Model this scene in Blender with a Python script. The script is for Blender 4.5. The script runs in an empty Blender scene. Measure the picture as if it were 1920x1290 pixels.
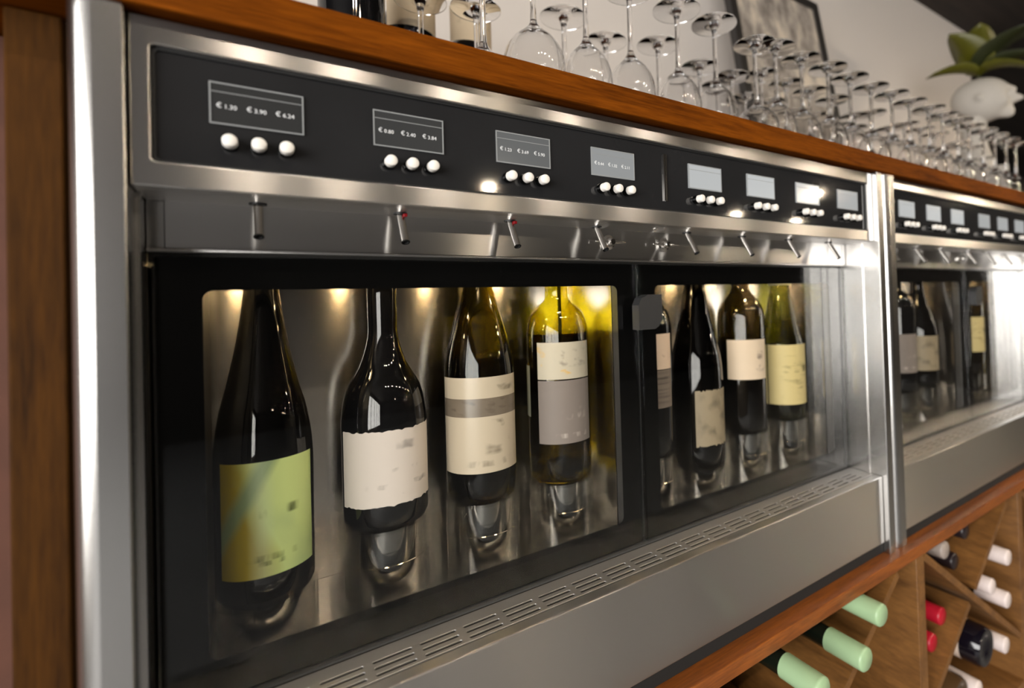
import bpy, bmesh, math, random
from mathutils import Vector, Matrix
random.seed(7)
S = bpy.context.scene
COL = S.collection
PI = math.pi

# ------------------------------------------------------------------ camera
cam_d = bpy.data.cameras.new('camera')
cam = bpy.data.objects.new('camera', cam_d)
COL.objects.link(cam)
S.camera = cam
YAW, PITCH, ROLL, FPX, PCX, PCY = 0.9516068, 0.0132491, -0.0303392, 966.08, 1170.0, 548.05
_f = Vector((math.cos(YAW)*math.cos(PITCH), math.sin(YAW)*math.cos(PITCH), math.sin(PITCH)))
_r0 = Vector((math.sin(YAW), -math.cos(YAW), 0))
_u0 = _r0.cross(_f)
_r = _r0*math.cos(ROLL) + _u0*math.sin(ROLL)
_u = -_r0*math.sin(ROLL) + _u0*math.cos(ROLL)
M = Matrix((_r, _u, -_f)).transposed().to_4x4()
M.translation = Vector((0.063108, -0.433228, -0.079903))
cam.matrix_world = M
cam_d.sensor_fit = 'HORIZONTAL'
cam_d.sensor_width = 36.0
cam_d.lens = FPX*36.0/1920.0
cam_d.shift_x = (960.0-PCX)/1920.0
cam_d.shift_y = (PCY-645.0)/1920.0
cam_d.clip_start = 0.01
cam_d.clip_end = 60
cam_d.dof.use_dof = True
cam_d.dof.focus_distance = 0.52
cam_d.dof.aperture_fstop = 2.8
cam_d.dof.aperture_blades = 7

# ------------------------------------------------------------------ world, light, exposure
W = bpy.data.worlds.new('world')
S.world = W
W.use_nodes = True
W.node_tree.nodes['Background'].inputs[0].default_value = (0.85, 0.92, 1.0, 1)
W.node_tree.nodes['Background'].inputs[1].default_value = 0.25
S.view_settings.view_transform = 'Standard'
S.view_settings.look = 'None'
S.view_settings.gamma = 1.0
S.view_settings.use_curve_mapping = False
S.view_settings.exposure = 0.0
S.cycles.use_denoising = True
S.cycles.max_bounces = 14
S.cycles.transparent_max_bounces = 40
S.cycles.transmission_bounces = 12
S.cycles.glossy_bounces = 6
S.cycles.diffuse_bounces = 3
S.cycles.sample_clamp_indirect = 40.0
S.cycles.caustics_refractive = False
S.cycles.caustics_reflective = False
S.cycles.blur_glossy = 0.5

def area(name, loc, aim, sx, sy, power, col):
    d = bpy.data.lights.new(name, 'AREA')
    d.shape = 'RECTANGLE'; d.size = sx; d.size_y = sy; d.energy = power; d.color = col
    o = bpy.data.objects.new(name, d)
    COL.objects.link(o)
    o.location = loc
    o.rotation_euler = (Vector(aim)-Vector(loc)).to_track_quat('-Z', 'Y').to_euler()
    return o
# daylight entering by the window in the left wall
area('daylight_window_1', (-2.14, -2.85, 0.10), (3.0, -2.85, 0.0), 4.9, 1.7, 325, (1.0, 0.975, 0.94))

# ------------------------------------------------------------------ node helpers
MATS = {}
def newmat(name):
    m = bpy.data.materials.new(name)
    m.use_nodes = True
    MATS[name] = m
    nt = m.node_tree
    return m, nt, nt.nodes['Principled BSDF'], nt.nodes['Material Output']
def node(nt, t, **kw):
    n = nt.nodes.new(t)
    for k, v in kw.items():
        if k.startswith('i_'):
            n.inputs[k[2:].replace('_', ' ')].default_value = v
        else:
            setattr(n, k, v)
    return n
def lin(h):
    def c(v):
        v /= 255.0
        return v/12.92 if v <= 0.04045 else ((v+0.055)/1.055)**2.4
    return (c(h[0]), c(h[1]), c(h[2]), 1)
def plain(name, col, rough=0.5, metal=0.0, spec=0.5, var=0.0, scale=20.0, bump=0.0, coat=0.0):
    m, nt, b, out = newmat(name)
    b.inputs['Base Color'].default_value = col
    b.inputs['Roughness'].default_value = rough
    b.inputs['Metallic'].default_value = metal
    b.inputs['Specular IOR Level'].default_value = spec
    b.inputs['Coat Weight'].default_value = coat
    if var or bump:
        tc = node(nt, 'ShaderNodeTexCoord')
        nz = node(nt, 'ShaderNodeTexNoise', i_Scale=scale, i_Detail=5.0)
        nt.links.new(tc.outputs['Object'], nz.inputs['Vector'])
        if var:
            mx = node(nt, 'ShaderNodeMix', data_type='RGBA')
            mx.inputs[6].default_value = (col[0]*(1-var), col[1]*(1-var), col[2]*(1-var), 1)
            mx.inputs[7].default_value = (min(1, col[0]*(1+var)), min(1, col[1]*(1+var)), min(1, col[2]*(1+var)), 1)
            nt.links.new(nz.outputs['Fac'], mx.inputs[0])
            nt.links.new(mx.outputs[2], b.inputs['Base Color'])
        if bump:
            bp = node(nt, 'ShaderNodeBump', i_Strength=bump, i_Distance=0.002)
            nt.links.new(nz.outputs['Fac'], bp.inputs['Height'])
            nt.links.new(bp.outputs['Normal'], b.inputs['Normal'])
    return m
def steel(name, col, rough, aniso):
    m, nt, b, out = newmat(name)
    b.inputs['Metallic'].default_value = 1.0
    b.inputs['Roughness'].default_value = rough
    b.inputs['Anisotropic'].default_value = aniso
    # brushing direction: reflections smear upright on standing sheets, front to back on lying ones
    tg = node(nt, 'ShaderNodeCombineXYZ')
    tg.inputs[1].default_value = 0.3; tg.inputs[2].default_value = 0.954
    nt.links.new(tg.outputs[0], b.inputs['Tangent'])
    b.inputs['Base Color'].default_value = col
    return m
def wood(name, dark, light, rough=0.4, scale=(3, 40, 40), spec=0.5):
    m, nt, b, out = newmat(name)
    b.inputs['Roughness'].default_value = rough
    b.inputs['Specular IOR Level'].default_value = spec
    tc = node(nt, 'ShaderNodeTexCoord')
    mp = node(nt, 'ShaderNodeMapping')
    mp.inputs['Scale'].default_value = scale
    nt.links.new(tc.outputs['Object'], mp.inputs['Vector'])
    nz = node(nt, 'ShaderNodeTexNoise', i_Scale=1.0, i_Detail=6.0, i_Roughness=0.6, i_Distortion=0.8)
    nt.links.new(mp.outputs['Vector'], nz.inputs['Vector'])
    mp2 = node(nt, 'ShaderNodeMapping')
    mp2.inputs['Scale'].default_value = tuple(s*9 for s in scale)
    nt.links.new(tc.outputs['Object'], mp2.inputs['Vector'])
    n2 = node(nt, 'ShaderNodeTexNoise', i_Scale=1.0, i_Detail=3.0)
    nt.links.new(mp2.outputs['Vector'], n2.inputs['Vector'])
    mixv = node(nt, 'ShaderNodeMix', data_type='FLOAT')
    mixv.inputs[0].default_value = 0.35
    nt.links.new(nz.outputs['Fac'], mixv.inputs[2])
    nt.links.new(n2.outputs['Fac'], mixv.inputs[3])
    cr = node(nt, 'ShaderNodeValToRGB')
    cr.color_ramp.elements[0].position = 0.32
    cr.color_ramp.elements[0].color = dark
    cr.color_ramp.elements[1].position = 0.68
    cr.color_ramp.elements[1].color = light
    nt.links.new(mixv.outputs[0], cr.inputs['Fac'])
    nt.links.new(cr.outputs['Color'], b.inputs['Base Color'])
    bp = node(nt, 'ShaderNodeBump', i_Strength=0.12, i_Distance=0.001)
    nt.links.new(n2.outputs['Fac'], bp.inputs['Height'])
    nt.links.new(bp.outputs['Normal'], b.inputs['Normal'])
    return m
def thin_glass(name, tint, ior=1.45, rough=0.0):
    """thin walled coloured glass: tinted see-through with a fresnel mirror coat"""
    m, nt, b, out = newmat(name)
    nt.nodes.remove(b)
    tr = node(nt, 'ShaderNodeBsdfTransparent')
    tr.inputs[0].default_value = tint
    gl = node(nt, 'ShaderNodeBsdfGlossy')
    gl.inputs['Roughness'].default_value = rough
    gl.inputs[0].default_value = (1, 1, 1, 1)
    fr = node(nt, 'ShaderNodeFresnel')
    ge = node(nt, 'ShaderNodeNewGeometry')
    mr = node(nt, 'ShaderNodeMapRange', i_To_Min=ior, i_To_Max=1.0/ior)   # same mirror share on the inner side of the wall
    nt.links.new(ge.outputs['Backfacing'], mr.inputs['Value'])
    nt.links.new(mr.outputs['Result'], fr.inputs['IOR'])
    mx = node(nt, 'ShaderNodeMixShader')
    nt.links.new(fr.outputs[0], mx.inputs[0])
    nt.links.new(tr.outputs[0], mx.inputs[1])
    nt.links.new(gl.outputs[0], mx.inputs[2])
    nt.links.new(mx.outputs[0], out.inputs[0])
    return m
def clear_glass(name, col=(1, 1, 1, 1), ior=1.47):
    m, nt, b, out = newmat(name)
    b.inputs['Base Color'].default_value = col
    b.inputs['Roughness'].default_value = 0.0
    b.inputs['IOR'].default_value = ior
    b.inputs['Transmission Weight'].default_value = 1.0
    return m
def emit(name, col, strength, base=(0.02, 0.02, 0.02, 1), rough=0.3):
    m, nt, b, out = newmat(name)
    b.inputs['Base Color'].default_value = base
    b.inputs['Roughness'].default_value = rough
    b.inputs['Emission Color'].default_value = col
    b.inputs['Emission Strength'].default_value = strength
    return m
def label_mat(name, paper, ink, inks, cloud=None, rough=0.55, spec=0.4):
    """paper label; UV 0..1 across the patch; inks = list of (u0,u1,v0,v1,scale_u,scale_v,threshold)
    smudged print blocks; cloud = list of (colour, scale, lo, hi, offset) soft colour clouds"""
    m, nt, b, out = newmat(name)
    b.inputs['Roughness'].default_value = rough
    b.inputs['Specular IOR Level'].default_value = spec
    uv = node(nt, 'ShaderNodeTexCoord')
    sep = node(nt, 'ShaderNodeSeparateXYZ')
    nt.links.new(uv.outputs['UV'], sep.inputs[0])
    cur = None
    base = node(nt, 'ShaderNodeRGB')
    base.outputs[0].default_value = paper
    cur = base.outputs[0]
    for (c, sc, lo, hi, off) in (cloud or []):
        mp = node(nt, 'ShaderNodeMapping')
        mp.inputs['Location'].default_value = (off, off*0.7, 0)
        nt.links.new(uv.outputs['UV'], mp.inputs['Vector'])
        nz = node(nt, 'ShaderNodeTexNoise', i_Scale=sc, i_Detail=2.0, i_Distortion=0.6)
        nt.links.new(mp.outputs['Vector'], nz.inputs['Vector'])
        mr = node(nt, 'ShaderNodeMapRange', i_From_Min=lo, i_From_Max=hi)
        nt.links.new(nz.outputs['Fac'], mr.inputs['Value'])
        mx = node(nt, 'ShaderNodeMix', data_type='RGBA')
        nt.links.new(mr.outputs['Result'], mx.inputs[0])
        nt.links.new(cur, mx.inputs[6])
        mx.inputs[7].default_value = c
        cur = mx.outputs[2]
    for (u0, u1, v0, v1, su, sv, th) in inks:
        mp = node(nt, 'ShaderNodeMapping')
        mp.inputs['Scale'].default_value = (su*0.62, sv*0.62, 1)
        mp.inputs['Location'].default_value = (u0*7.3, v0*3.1, 0)
        nt.links.new(uv.outputs['UV'], mp.inputs['Vector'])
        nz = node(nt, 'ShaderNodeTexNoise', i_Scale=1.0, i_Detail=2.0)
        nt.links.new(mp.outputs['Vector'], nz.inputs['Vector'])
        mr = node(nt, 'ShaderNodeMapRange', i_From_Min=th, i_From_Max=th+0.30)
        nt.links.new(nz.outputs['Fac'], mr.inputs['Value'])
        fac = mr.outputs['Result']
        for (sock, a, z) in ((0, u0, u1), (1, v0, v1)):
            mid, half = (a+z)/2, (z-a)/2
            d = node(nt, 'ShaderNodeMath', operation='SUBTRACT'); d.inputs[1].default_value = mid
            nt.links.new(sep.outputs[sock], d.inputs[0])
            ab = node(nt, 'ShaderNodeMath', operation='ABSOLUTE')
            nt.links.new(d.outputs[0], ab.inputs[0])
            m2 = node(nt, 'ShaderNodeMapRange', i_From_Min=half*0.6, i_From_Max=half, i_To_Min=1.0, i_To_Max=0.0)
            nt.links.new(ab.outputs[0], m2.inputs['Value'])
            mu = node(nt, 'ShaderNodeMath', operation='MULTIPLY')
            nt.links.new(fac, mu.inputs[0]); nt.links.new(m2.outputs['Result'], mu.inputs[1])
            fac = mu.outputs[0]
        mx = node(nt, 'ShaderNodeMix', data_type='RGBA')
        nt.links.new(fac, mx.inputs[0])
        nt.links.new(cur, mx.inputs[6])
        mx.inputs[7].default_value = ink
        cur = mx.outputs[2]
    nt.links.new(cur, b.inputs['Base Color'])
    return m

# ------------------------------------------------------------------ materials
steel('steel', (0.56, 0.548, 0.535, 1), 0.295, 1.0)
steel('steel_tray', (0.60, 0.58, 0.56, 1), 0.45, 0.5)
steel('steel_post', (0.53, 0.517, 0.50, 1), 0.23, 0.3)
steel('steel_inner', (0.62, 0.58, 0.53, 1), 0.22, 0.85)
steel('steel_floor', (0.60, 0.56, 0.51, 1), 0.22, 0.5)
plain('chrome', (0.72, 0.69, 0.65, 1), 0.12, 1.0)
plain('black_panel', lin((34, 34, 35)), 0.05, 0, 0.5, var=0.25, scale=14)
plain('black_print', (0.003, 0.003, 0.003, 1), 0.12, 0, 0.12)
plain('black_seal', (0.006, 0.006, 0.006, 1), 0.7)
plain('black_plastic', lin((38, 38, 39)), 0.45)
plain('dark_metal', (0.035, 0.033, 0.03, 1), 0.4, 0.3)
plain('case_grey', (0.10, 0.10, 0.10, 1), 0.5)
plain('white_plastic', lin((226, 221, 214)), 0.4, var=0.03, scale=60)
plain('red_plastic', lin((150, 18, 26)), 0.4)
thin_glass('button_collar', (0.35, 0.35, 0.35, 1), 1.5, 0.1)
thin_glass('door_glass', (0.95, 0.95, 0.94, 1), 1.30)
thin_glass('acrylic', (0.93, 0.93, 0.92, 1), 1.62)
plain('reflection_metal', (0.40, 0.385, 0.36, 1), 0.10, 1.0)
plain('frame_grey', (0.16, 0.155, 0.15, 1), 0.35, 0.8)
clear_glass('crystal', (1, 1, 1, 1), 1.46)
clear_glass('crystal_plate', (1, 1, 1, 1), 1.30)
emit('led', (1.0, 0.72, 0.36, 1), 190.0)
emit('bulb', (1.0, 0.84, 0.62, 1), 420.0)
emit('downlight', (1.0, 0.87, 0.70, 1), 460.0)
emit('price_ink', (0.9, 0.92, 0.92, 1), 0.32, base=(0.5, 0.5, 0.5, 1))
emit('display_frame', (0.9, 0.92, 0.92, 1), 0.10, base=lin((110, 112, 112)), rough=0.35)
for k, e in enumerate((0.010, 0.022, 0.11, 0.28, 0.48, 0.52, 0.52, 0.38)):  # emission rises along the row to imitate glare at slanting view angles
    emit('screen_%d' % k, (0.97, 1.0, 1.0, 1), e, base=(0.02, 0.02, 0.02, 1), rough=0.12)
wood('counter_wood', lin((66, 29, 2)), lin((120, 62, 8)), 0.75, (5, 60, 60), 0.03)
wood('shelf_wood', lin((84, 42, 10)), lin((150, 82, 24)), 0.45, (5, 60, 60))
wood('rack_wood', lin((80, 50, 20)), lin((132, 90, 44)), 0.5, (30, 6, 30))
wood('side_wood', lin((40, 22, 5)), lin((80, 48, 12)), 0.7, (40, 40, 4), 0.08)
plain('floor_stone', lin((118, 119, 121)), 0.5, var=0.08, scale=3)
plain('wall_paint', lin((216, 207, 199)), 0.8, var=0.03, scale=3)
plain('wall_room', lin((168, 158, 148)), 0.85, var=0.06, scale=2)
plain('wall_dark', lin((52, 47, 43)), 0.85, var=0.2, scale=3)
plain('wall_black', lin((30, 27, 25)), 0.8, var=0.2, scale=3)
plain('brick_red', lin((84, 50, 36)), 0.85, var=0.35, scale=30, bump=0.4)
wood('ceiling_wood', lin((26, 22, 19)), lin((58, 48, 42)), 0.8, (2, 30, 30))
plain('frame_black', lin((38, 35, 33)), 0.45)
plain('window_white', lin((225, 222, 216)), 0.5)
plain('plaster', lin((176, 169, 160)), 0.7, var=0.06, scale=12)
plain('leaf_olive', lin((80, 78, 10)), 0.45, var=0.3, scale=18)
plain('leaf_dark', lin((40, 44, 20)), 0.45, var=0.3, scale=18)
plain('brass', lin((150, 110, 60)), 0.3, 1.0)
plain('cord', (0.01, 0.01, 0.01, 1), 0.6)
plain('capsule_green', lin((152, 180, 140)), 0.35, var=0.08, scale=30)
plain('capsule_red', lin((170, 22, 42)), 0.35)
plain('capsule_white', lin((214, 200, 196)), 0.4)
plain('capsule_grey', lin((150, 138, 130)), 0.4, var=0.3, scale=90)
plain('capsule_dark', lin((34, 26, 28)), 0.3)
plain('rack_bottle_glass', (0.006, 0.008, 0.005, 1), 0.06, 0, 0.6)
plain('rack_bottle_black', (0.004, 0.003, 0.006, 1), 0.06, 0, 0.6)
plain('rack_bottle_brown', lin((70, 50, 30)), 0.15, 0, 0.6)
plain('bottle_black', (0.0035, 0.0035, 0.004, 1), 0.035, 0, 0.6)
thin_glass('glass_smoke', (0.20, 0.19, 0.165, 1), 1.52)
thin_glass('glass_dark', (0.035, 0.033, 0.028, 1), 1.52)
thin_glass('glass_olive', (0.46, 0.40, 0.07, 1), 1.52)
thin_glass('glass_yellow', (0.76, 0.70, 0.10, 1), 1.52)
thin_glass('glass_brown', (0.24, 0.20, 0.13, 1), 1.52)
thin_glass('glass_green', (0.42, 0.42, 0.16, 1), 1.52)
thin_glass('wine_white', (0.36, 0.33, 0.16, 1), 1.05)
plain('wine_red', (0.004, 0.0015, 0.0015, 1), 0.15)
def green_label():
    m = label_mat('label_green', lin((212, 232, 152)), lin((70, 80, 30)),
                  [(0.36, 0.82, 0.50, 0.60, 13, 5, 0.50), (0.25, 0.80, 0.13, 0.20, 14, 5, 0.46), (0.36, 0.66, 0.09, 0.14, 15, 5, 0.44)], rough=0.45)
    nt = m.node_tree
    b = nt.nodes['Principled BSDF']
    base = [n for n in nt.nodes if n.type == 'RGB'][0]
    users = [l.to_socket for l in base.outputs[0].links]
    uv = [n for n in nt.nodes if n.type == 'TEX_COORD'][0]
    sep = [n for n in nt.nodes if n.type == 'SEPXYZ'][0]
    nz = node(nt, 'ShaderNodeTexNoise', i_Scale=1.7, i_Detail=2.0)
    nt.links.new(uv.outputs['UV'], nz.inputs['Vector'])
    def mad(sock, mul, add):
        n = node(nt, 'ShaderNodeMath', operation='MULTIPLY_ADD')
        nt.links.new(sock, n.inputs[0]); n.inputs[1].default_value = mul
        if isinstance(add, float): n.inputs[2].default_value = add
        else: nt.links.new(add, n.inputs[2])
        return n.outputs[0]
    def ramp(sock, lo, hi, a=0.0, z=1.0):
        n = node(nt, 'ShaderNodeMapRange', i_From_Min=lo, i_From_Max=hi, i_To_Min=a, i_To_Max=z)
        nt.links.new(sock, n.inputs['Value'])
        return n.outputs['Result']
    def mix(fac, c0, c1):
        n = node(nt, 'ShaderNodeMix', data_type='RGBA')
        nt.links.new(fac, n.inputs[0])
        nt.links.new(c0, n.inputs[6])
        n.inputs[7].default_value = c1
        return n.outputs[2]
    U, V = sep.outputs[0], sep.outputs[1]
    wob = mad(nz.outputs['Fac'], 0.5, -0.25)
    cur = base.outputs[0]
    cur = mix(ramp(mad(nz.outputs['Fac'], 1.0, mad(V, -0.2, 0.0)), 0.36, 0.60, 0.0, 0.45), cur, lin((160, 184, 136)))
    uu = mad(V, 0.25, mad(wob, 1.0, U))
    cur = mix(ramp(uu, 0.40, 0.62, 1.0, 0.0), cur, lin((160, 142, 26)))                  # ochre left side
    d = mad(U, -1.35, mad(V, 1.0, -0.32))                                                # slanting grey-green ribbon
    ab = node(nt, 'ShaderNodeMath', operation='ABSOLUTE'); nt.links.new(mad(wob, 0.4, d), ab.inputs[0])
    cur = mix(ramp(ab.outputs[0], 0.05, 0.20, 0.85, 0.0), cur, lin((124, 148, 112)))
    h = mad(U, 1.0, -0.42)
    ab2 = node(nt, 'ShaderNodeMath', operation='ABSOLUTE'); nt.links.new(h, ab2.inputs[0])
    cur = mix(ramp(ab2.outputs[0], 0.02, 0.14, 0.35, 0.0), cur, lin((206, 224, 188)))  # pale upright highlight painted into the label colour
    for so in users: nt.links.new(cur, so)
green_label()
label_mat('label_torn', lin((226, 216, 208)), lin((92, 86, 84)),
          [(0.52, 0.72, 0.72, 0.86, 7, 5, 0.42), (0.48, 0.86, 0.44, 0.50, 16, 6, 0.56), (0.25, 0.92, 0.22, 0.30, 14, 6, 0.52), (0.44, 0.80, 0.12, 0.17, 14, 6, 0.56)], rough=0.8, spec=0.2)
label_mat('label_cream_band', lin((203, 189, 167)), lin((96, 88, 70)),
          [(0.48, 0.96, 0.25, 0.65, 10, 3, 0.48)], rough=0.32, spec=0.6)
label_mat('label_cream_block', lin((203, 189, 167)), lin((110, 100, 82)),
          [(0.52, 0.86, 0.30, 0.62, 8, 7, 0.46), (0.30, 0.98, 0.10, 0.24, 13, 5, 0.48), (0.55, 0.98, 0.78, 0.95, 12, 9, 0.55)], rough=0.32, spec=0.6)
label_mat('label_silver_band', lin((124, 112, 98)), lin((60, 52, 44)), [(0.0, 1.0, 0.0, 1.0, 9, 3, 0.52)], rough=0.25, spec=0.9)
label_mat('label_ivory', lin((196, 187, 168)), lin((112, 104, 96)),
          [(0.30, 0.98, 0.30, 0.85, 9, 7, 0.50)], cloud=[(lin((214, 176, 104)), 2.6, 0.60, 0.72, 1.3)])
label_mat('label_grey', lin((132, 122, 116)), lin((206, 196, 186)),
          [(0.25, 0.95, 0.08, 0.17, 12, 4, 0.50), (0.40, 0.90, 0.36, 0.58, 8, 5, 0.58)])
label_mat('label_rose', lin((214, 190, 168)), lin((150, 128, 112)), [(0.1, 0.9, 0.2, 0.6, 9, 9, 0.56)])
label_mat('label_striped', lin((120, 108, 98)), lin((34, 30, 28)), [(0.0, 1.0, 0.0, 1.0, 0.5, 16, 0.46)])
label_mat('label_mottled', lin((150, 136, 112)), lin((70, 62, 50)), [(0.0, 1.0, 0.0, 1.0, 4, 5, 0.46)])
label_mat('label_blush', lin((220, 200, 176)), lin((96, 84, 80)), [(0.62, 0.98, 0.15, 0.80, 8, 8, 0.52)])
label_mat('label_straw', lin((210, 192, 136)), lin((120, 112, 72)),
          [(0.20, 0.98, 0.05, 0.92, 5, 18, 0.54), (0.52, 0.98, 0.52, 0.66, 9, 4, 0.40)])
label_mat('label_back', lin((186, 182, 156)), lin((90, 86, 70)), [(0.35, 0.65, 0.3, 0.7, 9, 9, 0.55)])
label_mat('label_top', lin((216, 196, 166)), lin((120, 98, 74)), [(0.1, 0.9, 0.4, 0.9, 9, 9, 0.5)])
label_mat('label_pale', lin((214, 194, 178)), lin((120, 100, 90)), [(0.3, 0.7, 0.3, 0.7, 9, 9, 0.6)])
def painting_mat():
    m, nt, b, out = newmat('painting')
    b.inputs['Roughness'].default_value = 0.7
    tc = node(nt, 'ShaderNodeTexCoord')
    mp = node(nt, 'ShaderNodeMapping'); mp.inputs['Scale'].default_value = (9, 9, 4)
    nt.links.new(tc.outputs['Object'], mp.inputs['Vector'])
    nz = node(nt, 'ShaderNodeTexNoise', i_Scale=1.6, i_Detail=7.0, i_Roughness=0.65)
    nt.links.new(mp.outputs['Vector'], nz.inputs['Vector'])
    cr = node(nt, 'ShaderNodeValToRGB')
    cr.color_ramp.elements[0].position = 0.34; cr.color_ramp.elements[0].color = lin((84, 76, 70))
    cr.color_ramp.elements[1].position = 0.62; cr.color_ramp.elements[1].color = lin((206, 192, 174))
    e = cr.color_ramp.elements.new(0.5); e.color = lin((160, 150, 140))
    nt.links.new(nz.outputs['Fac'], cr.inputs['Fac'])
    nt.links.new(cr.outputs['Color'], b.inputs['Base Color'])
painting_mat()

# ------------------------------------------------------------------ mesh helpers
def box_uv(me):
    uvl = me.uv_layers.new(name='UVMap')
    vs = me.vertices
    for pl in me.polygons:
        n = pl.normal
        ax = max(range(3), key=lambda i: abs(n[i]))
        for li in pl.loop_indices:
            c = vs[me.loops[li].vertex_index].co
            if ax == 1: uvl.data[li].uv = (c.x, c.z)
            elif ax == 2: uvl.data[li].uv = (c.x, c.y)
            else: uvl.data[li].uv = (c.z, c.y)
def to_mesh(bm, name='m', smooth=False, uv=True, recalc=True):
    if recalc: bmesh.ops.recalc_face_normals(bm, faces=bm.faces[:])
    me = bpy.data.meshes.new(name)
    bm.to_mesh(me); bm.free()
    if smooth:
        me.polygons.foreach_set('use_smooth', [True]*len(me.polygons))
    if uv and not me.uv_layers: box_uv(me)
    return me
def sharp(me, deg=35, flats=False):
    """smooth shading split at sharp edges; flats keeps axis-aligned faces truly flat"""
    keep = [not (flats and max(abs(c) for c in p.normal) > 0.9995) for p in me.polygons]
    me.polygons.foreach_set('use_smooth', [True]*len(me.polygons))
    try: me.set_sharp_from_angle(angle=math.radians(deg))
    except Exception: pass
    if flats: me.polygons.foreach_set('use_smooth', keep)
    return me
def obj(name, me, mat, parent=None, loc=None, rot=None, label=None):
    o = bpy.data.objects.new(name, me)
    COL.objects.link(o)
    if mat and not me.materials: me.materials.append(MATS[mat])
    if parent: o.parent = parent
    if loc: o.location = loc
    if rot: o.rotation_euler = rot
    if label: o['label'] = label
    return o
def thing(name, label, cat, loc=(0, 0, 0), group=None, rot=None):
    o = bpy.data.objects.new(name, None)
    COL.objects.link(o)
    o.empty_display_size = 0.02
    o.location = loc
    if rot: o.rotation_euler = rot
    return tag(o, label, cat, group)
def tag(o, label, cat, group=None):
    o['label'] = label; o['category'] = cat
    if group: o['group'] = group
    return o
def struct(o):
    o['kind'] = 'structure'
    return o
def bx(bm, x0, x1, y0, y1, z0, z1):
    v = [bm.verts.new((x, y, z)) for x in (x0, x1) for y in (y0, y1) for z in (z0, z1)]
    for f in ((0, 1, 3, 2), (4, 6, 7, 5), (0, 4, 5, 1), (2, 3, 7, 6), (0, 2, 6, 4), (1, 5, 7, 3)):
        bm.faces.new([v[i] for i in f])
def box_me(x0, x1, y0, y1, z0, z1, bevel=0.0, seg=2):
    bm = bmesh.new()
    bx(bm, x0, x1, y0, y1, z0, z1)
    if bevel:
        bmesh.ops.recalc_face_normals(bm, faces=bm.faces[:])
        bmesh.ops.bevel(bm, geom=bm.edges[:], offset=bevel, segments=seg, affect='EDGES', profile=0.5)
        return sharp(to_mesh(bm), 40, True)
    return to_mesh(bm)
def boxes_me(lst):
    bm = bmesh.new()
    for b in lst: bx(bm, *b)
    return to_mesh(bm)
def lathe_bm(prof, seg=40, closed=False, cap0=True, cap1=True):
    bm = bmesh.new()
    rings = []
    for (r, z) in prof:
        if r < 1e-6:
            rings.append([bm.verts.new((0, 0, z))])
        else:
            rings.append([bm.verts.new((r*math.cos(2*PI*i/seg), r*math.sin(2*PI*i/seg), z)) for i in range(seg)])
    pairs = list(zip(rings[:-1], rings[1:]))
    if closed: pairs.append((rings[-1], rings[0]))
    for a, b in pairs:
        for i in range(seg):
            j = (i+1) % seg
            q = [a[i % len(a)], a[j % len(a)], b[j % len(b)], b[i % len(b)]]
            u = []
            for v in q:
                if v not in u: u.append(v)
            if len(u) > 2: bm.faces.new(u)
    if not closed:
        if cap0 and len(rings[0]) > 1: bm.faces.new(rings[0])
        if cap1 and len(rings[-1]) > 1: bm.faces.new(rings[-1])
    return bm
def lathe(prof, seg=40, closed=False, deg=50, cap0=True, cap1=True):
    return sharp(to_mesh(lathe_bm(prof, seg, closed, cap0, cap1)), deg)
def spline_prof(pts, n=6):
    """smooth (Catmull-Rom) profile through (r,z) points"""
    out = []
    P = [pts[0]]+list(pts)+[pts[-1]]
    for i in range(1, len(P)-2):
        for k in range(n):
            t = k/n
            q = []
            for d in (0, 1):
                a, b, c, e = P[i-1][d], P[i][d], P[i+1][d], P[i+2][d]
                q.append(0.5*((2*b)+(-a+c)*t+(2*a-5*b+4*c-e)*t*t+(-a+3*b-3*c+e)*t**3))
            out.append((max(q[0], 0.0), q[1]))
    out.append(pts[-1])
    return out
def tube_me(pts, rad, seg=14, cap=True):
    bm = bmesh.new()
    rings = []
    for i, p in enumerate(pts):
        p = Vector(p)
        a = Vector(pts[max(i-1, 0)]); b = Vector(pts[min(i+1, len(pts)-1)])
        t = (b-a).normalized()
        up = Vector((1, 0, 0)) if abs(t.x) < 0.9 else Vector((0, 0, 1))
        s = t.cross(up).normalized(); w = t.cross(s)
        r = rad[i] if isinstance(rad, (list, tuple)) else rad
        rings.append([bm.verts.new(p+s*r*math.cos(2*PI*k/seg)+w*r*math.sin(2*PI*k/seg)) for k in range(seg)])
    for a, b in zip(rings[:-1], rings[1:]):
        for k in range(seg):
            bm.faces.new((a[k], a[(k+1) % seg], b[(k+1) % seg], b[k]))
    if cap:
        bm.faces.new(rings[0]); bm.faces.new(rings[-1])
    return sharp(to_mesh(bm), 50)
def rrect(x0, x1, y0, y1, r, n=6):
    if r <= 0: return [(x0, y0), (x1, y0), (x1, y1), (x0, y1)]
    out = []
    for cx, cy, a0 in ((x1-r, y0+r, -PI/2), (x1-r, y1-r, 0), (x0+r, y1-r, PI/2), (x0+r, y0+r, PI)):
        for k in range(n+1):
            a = a0+PI/2*k/n
            out.append((cx+r*math.cos(a), cy+r*math.sin(a)))
    return out
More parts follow.
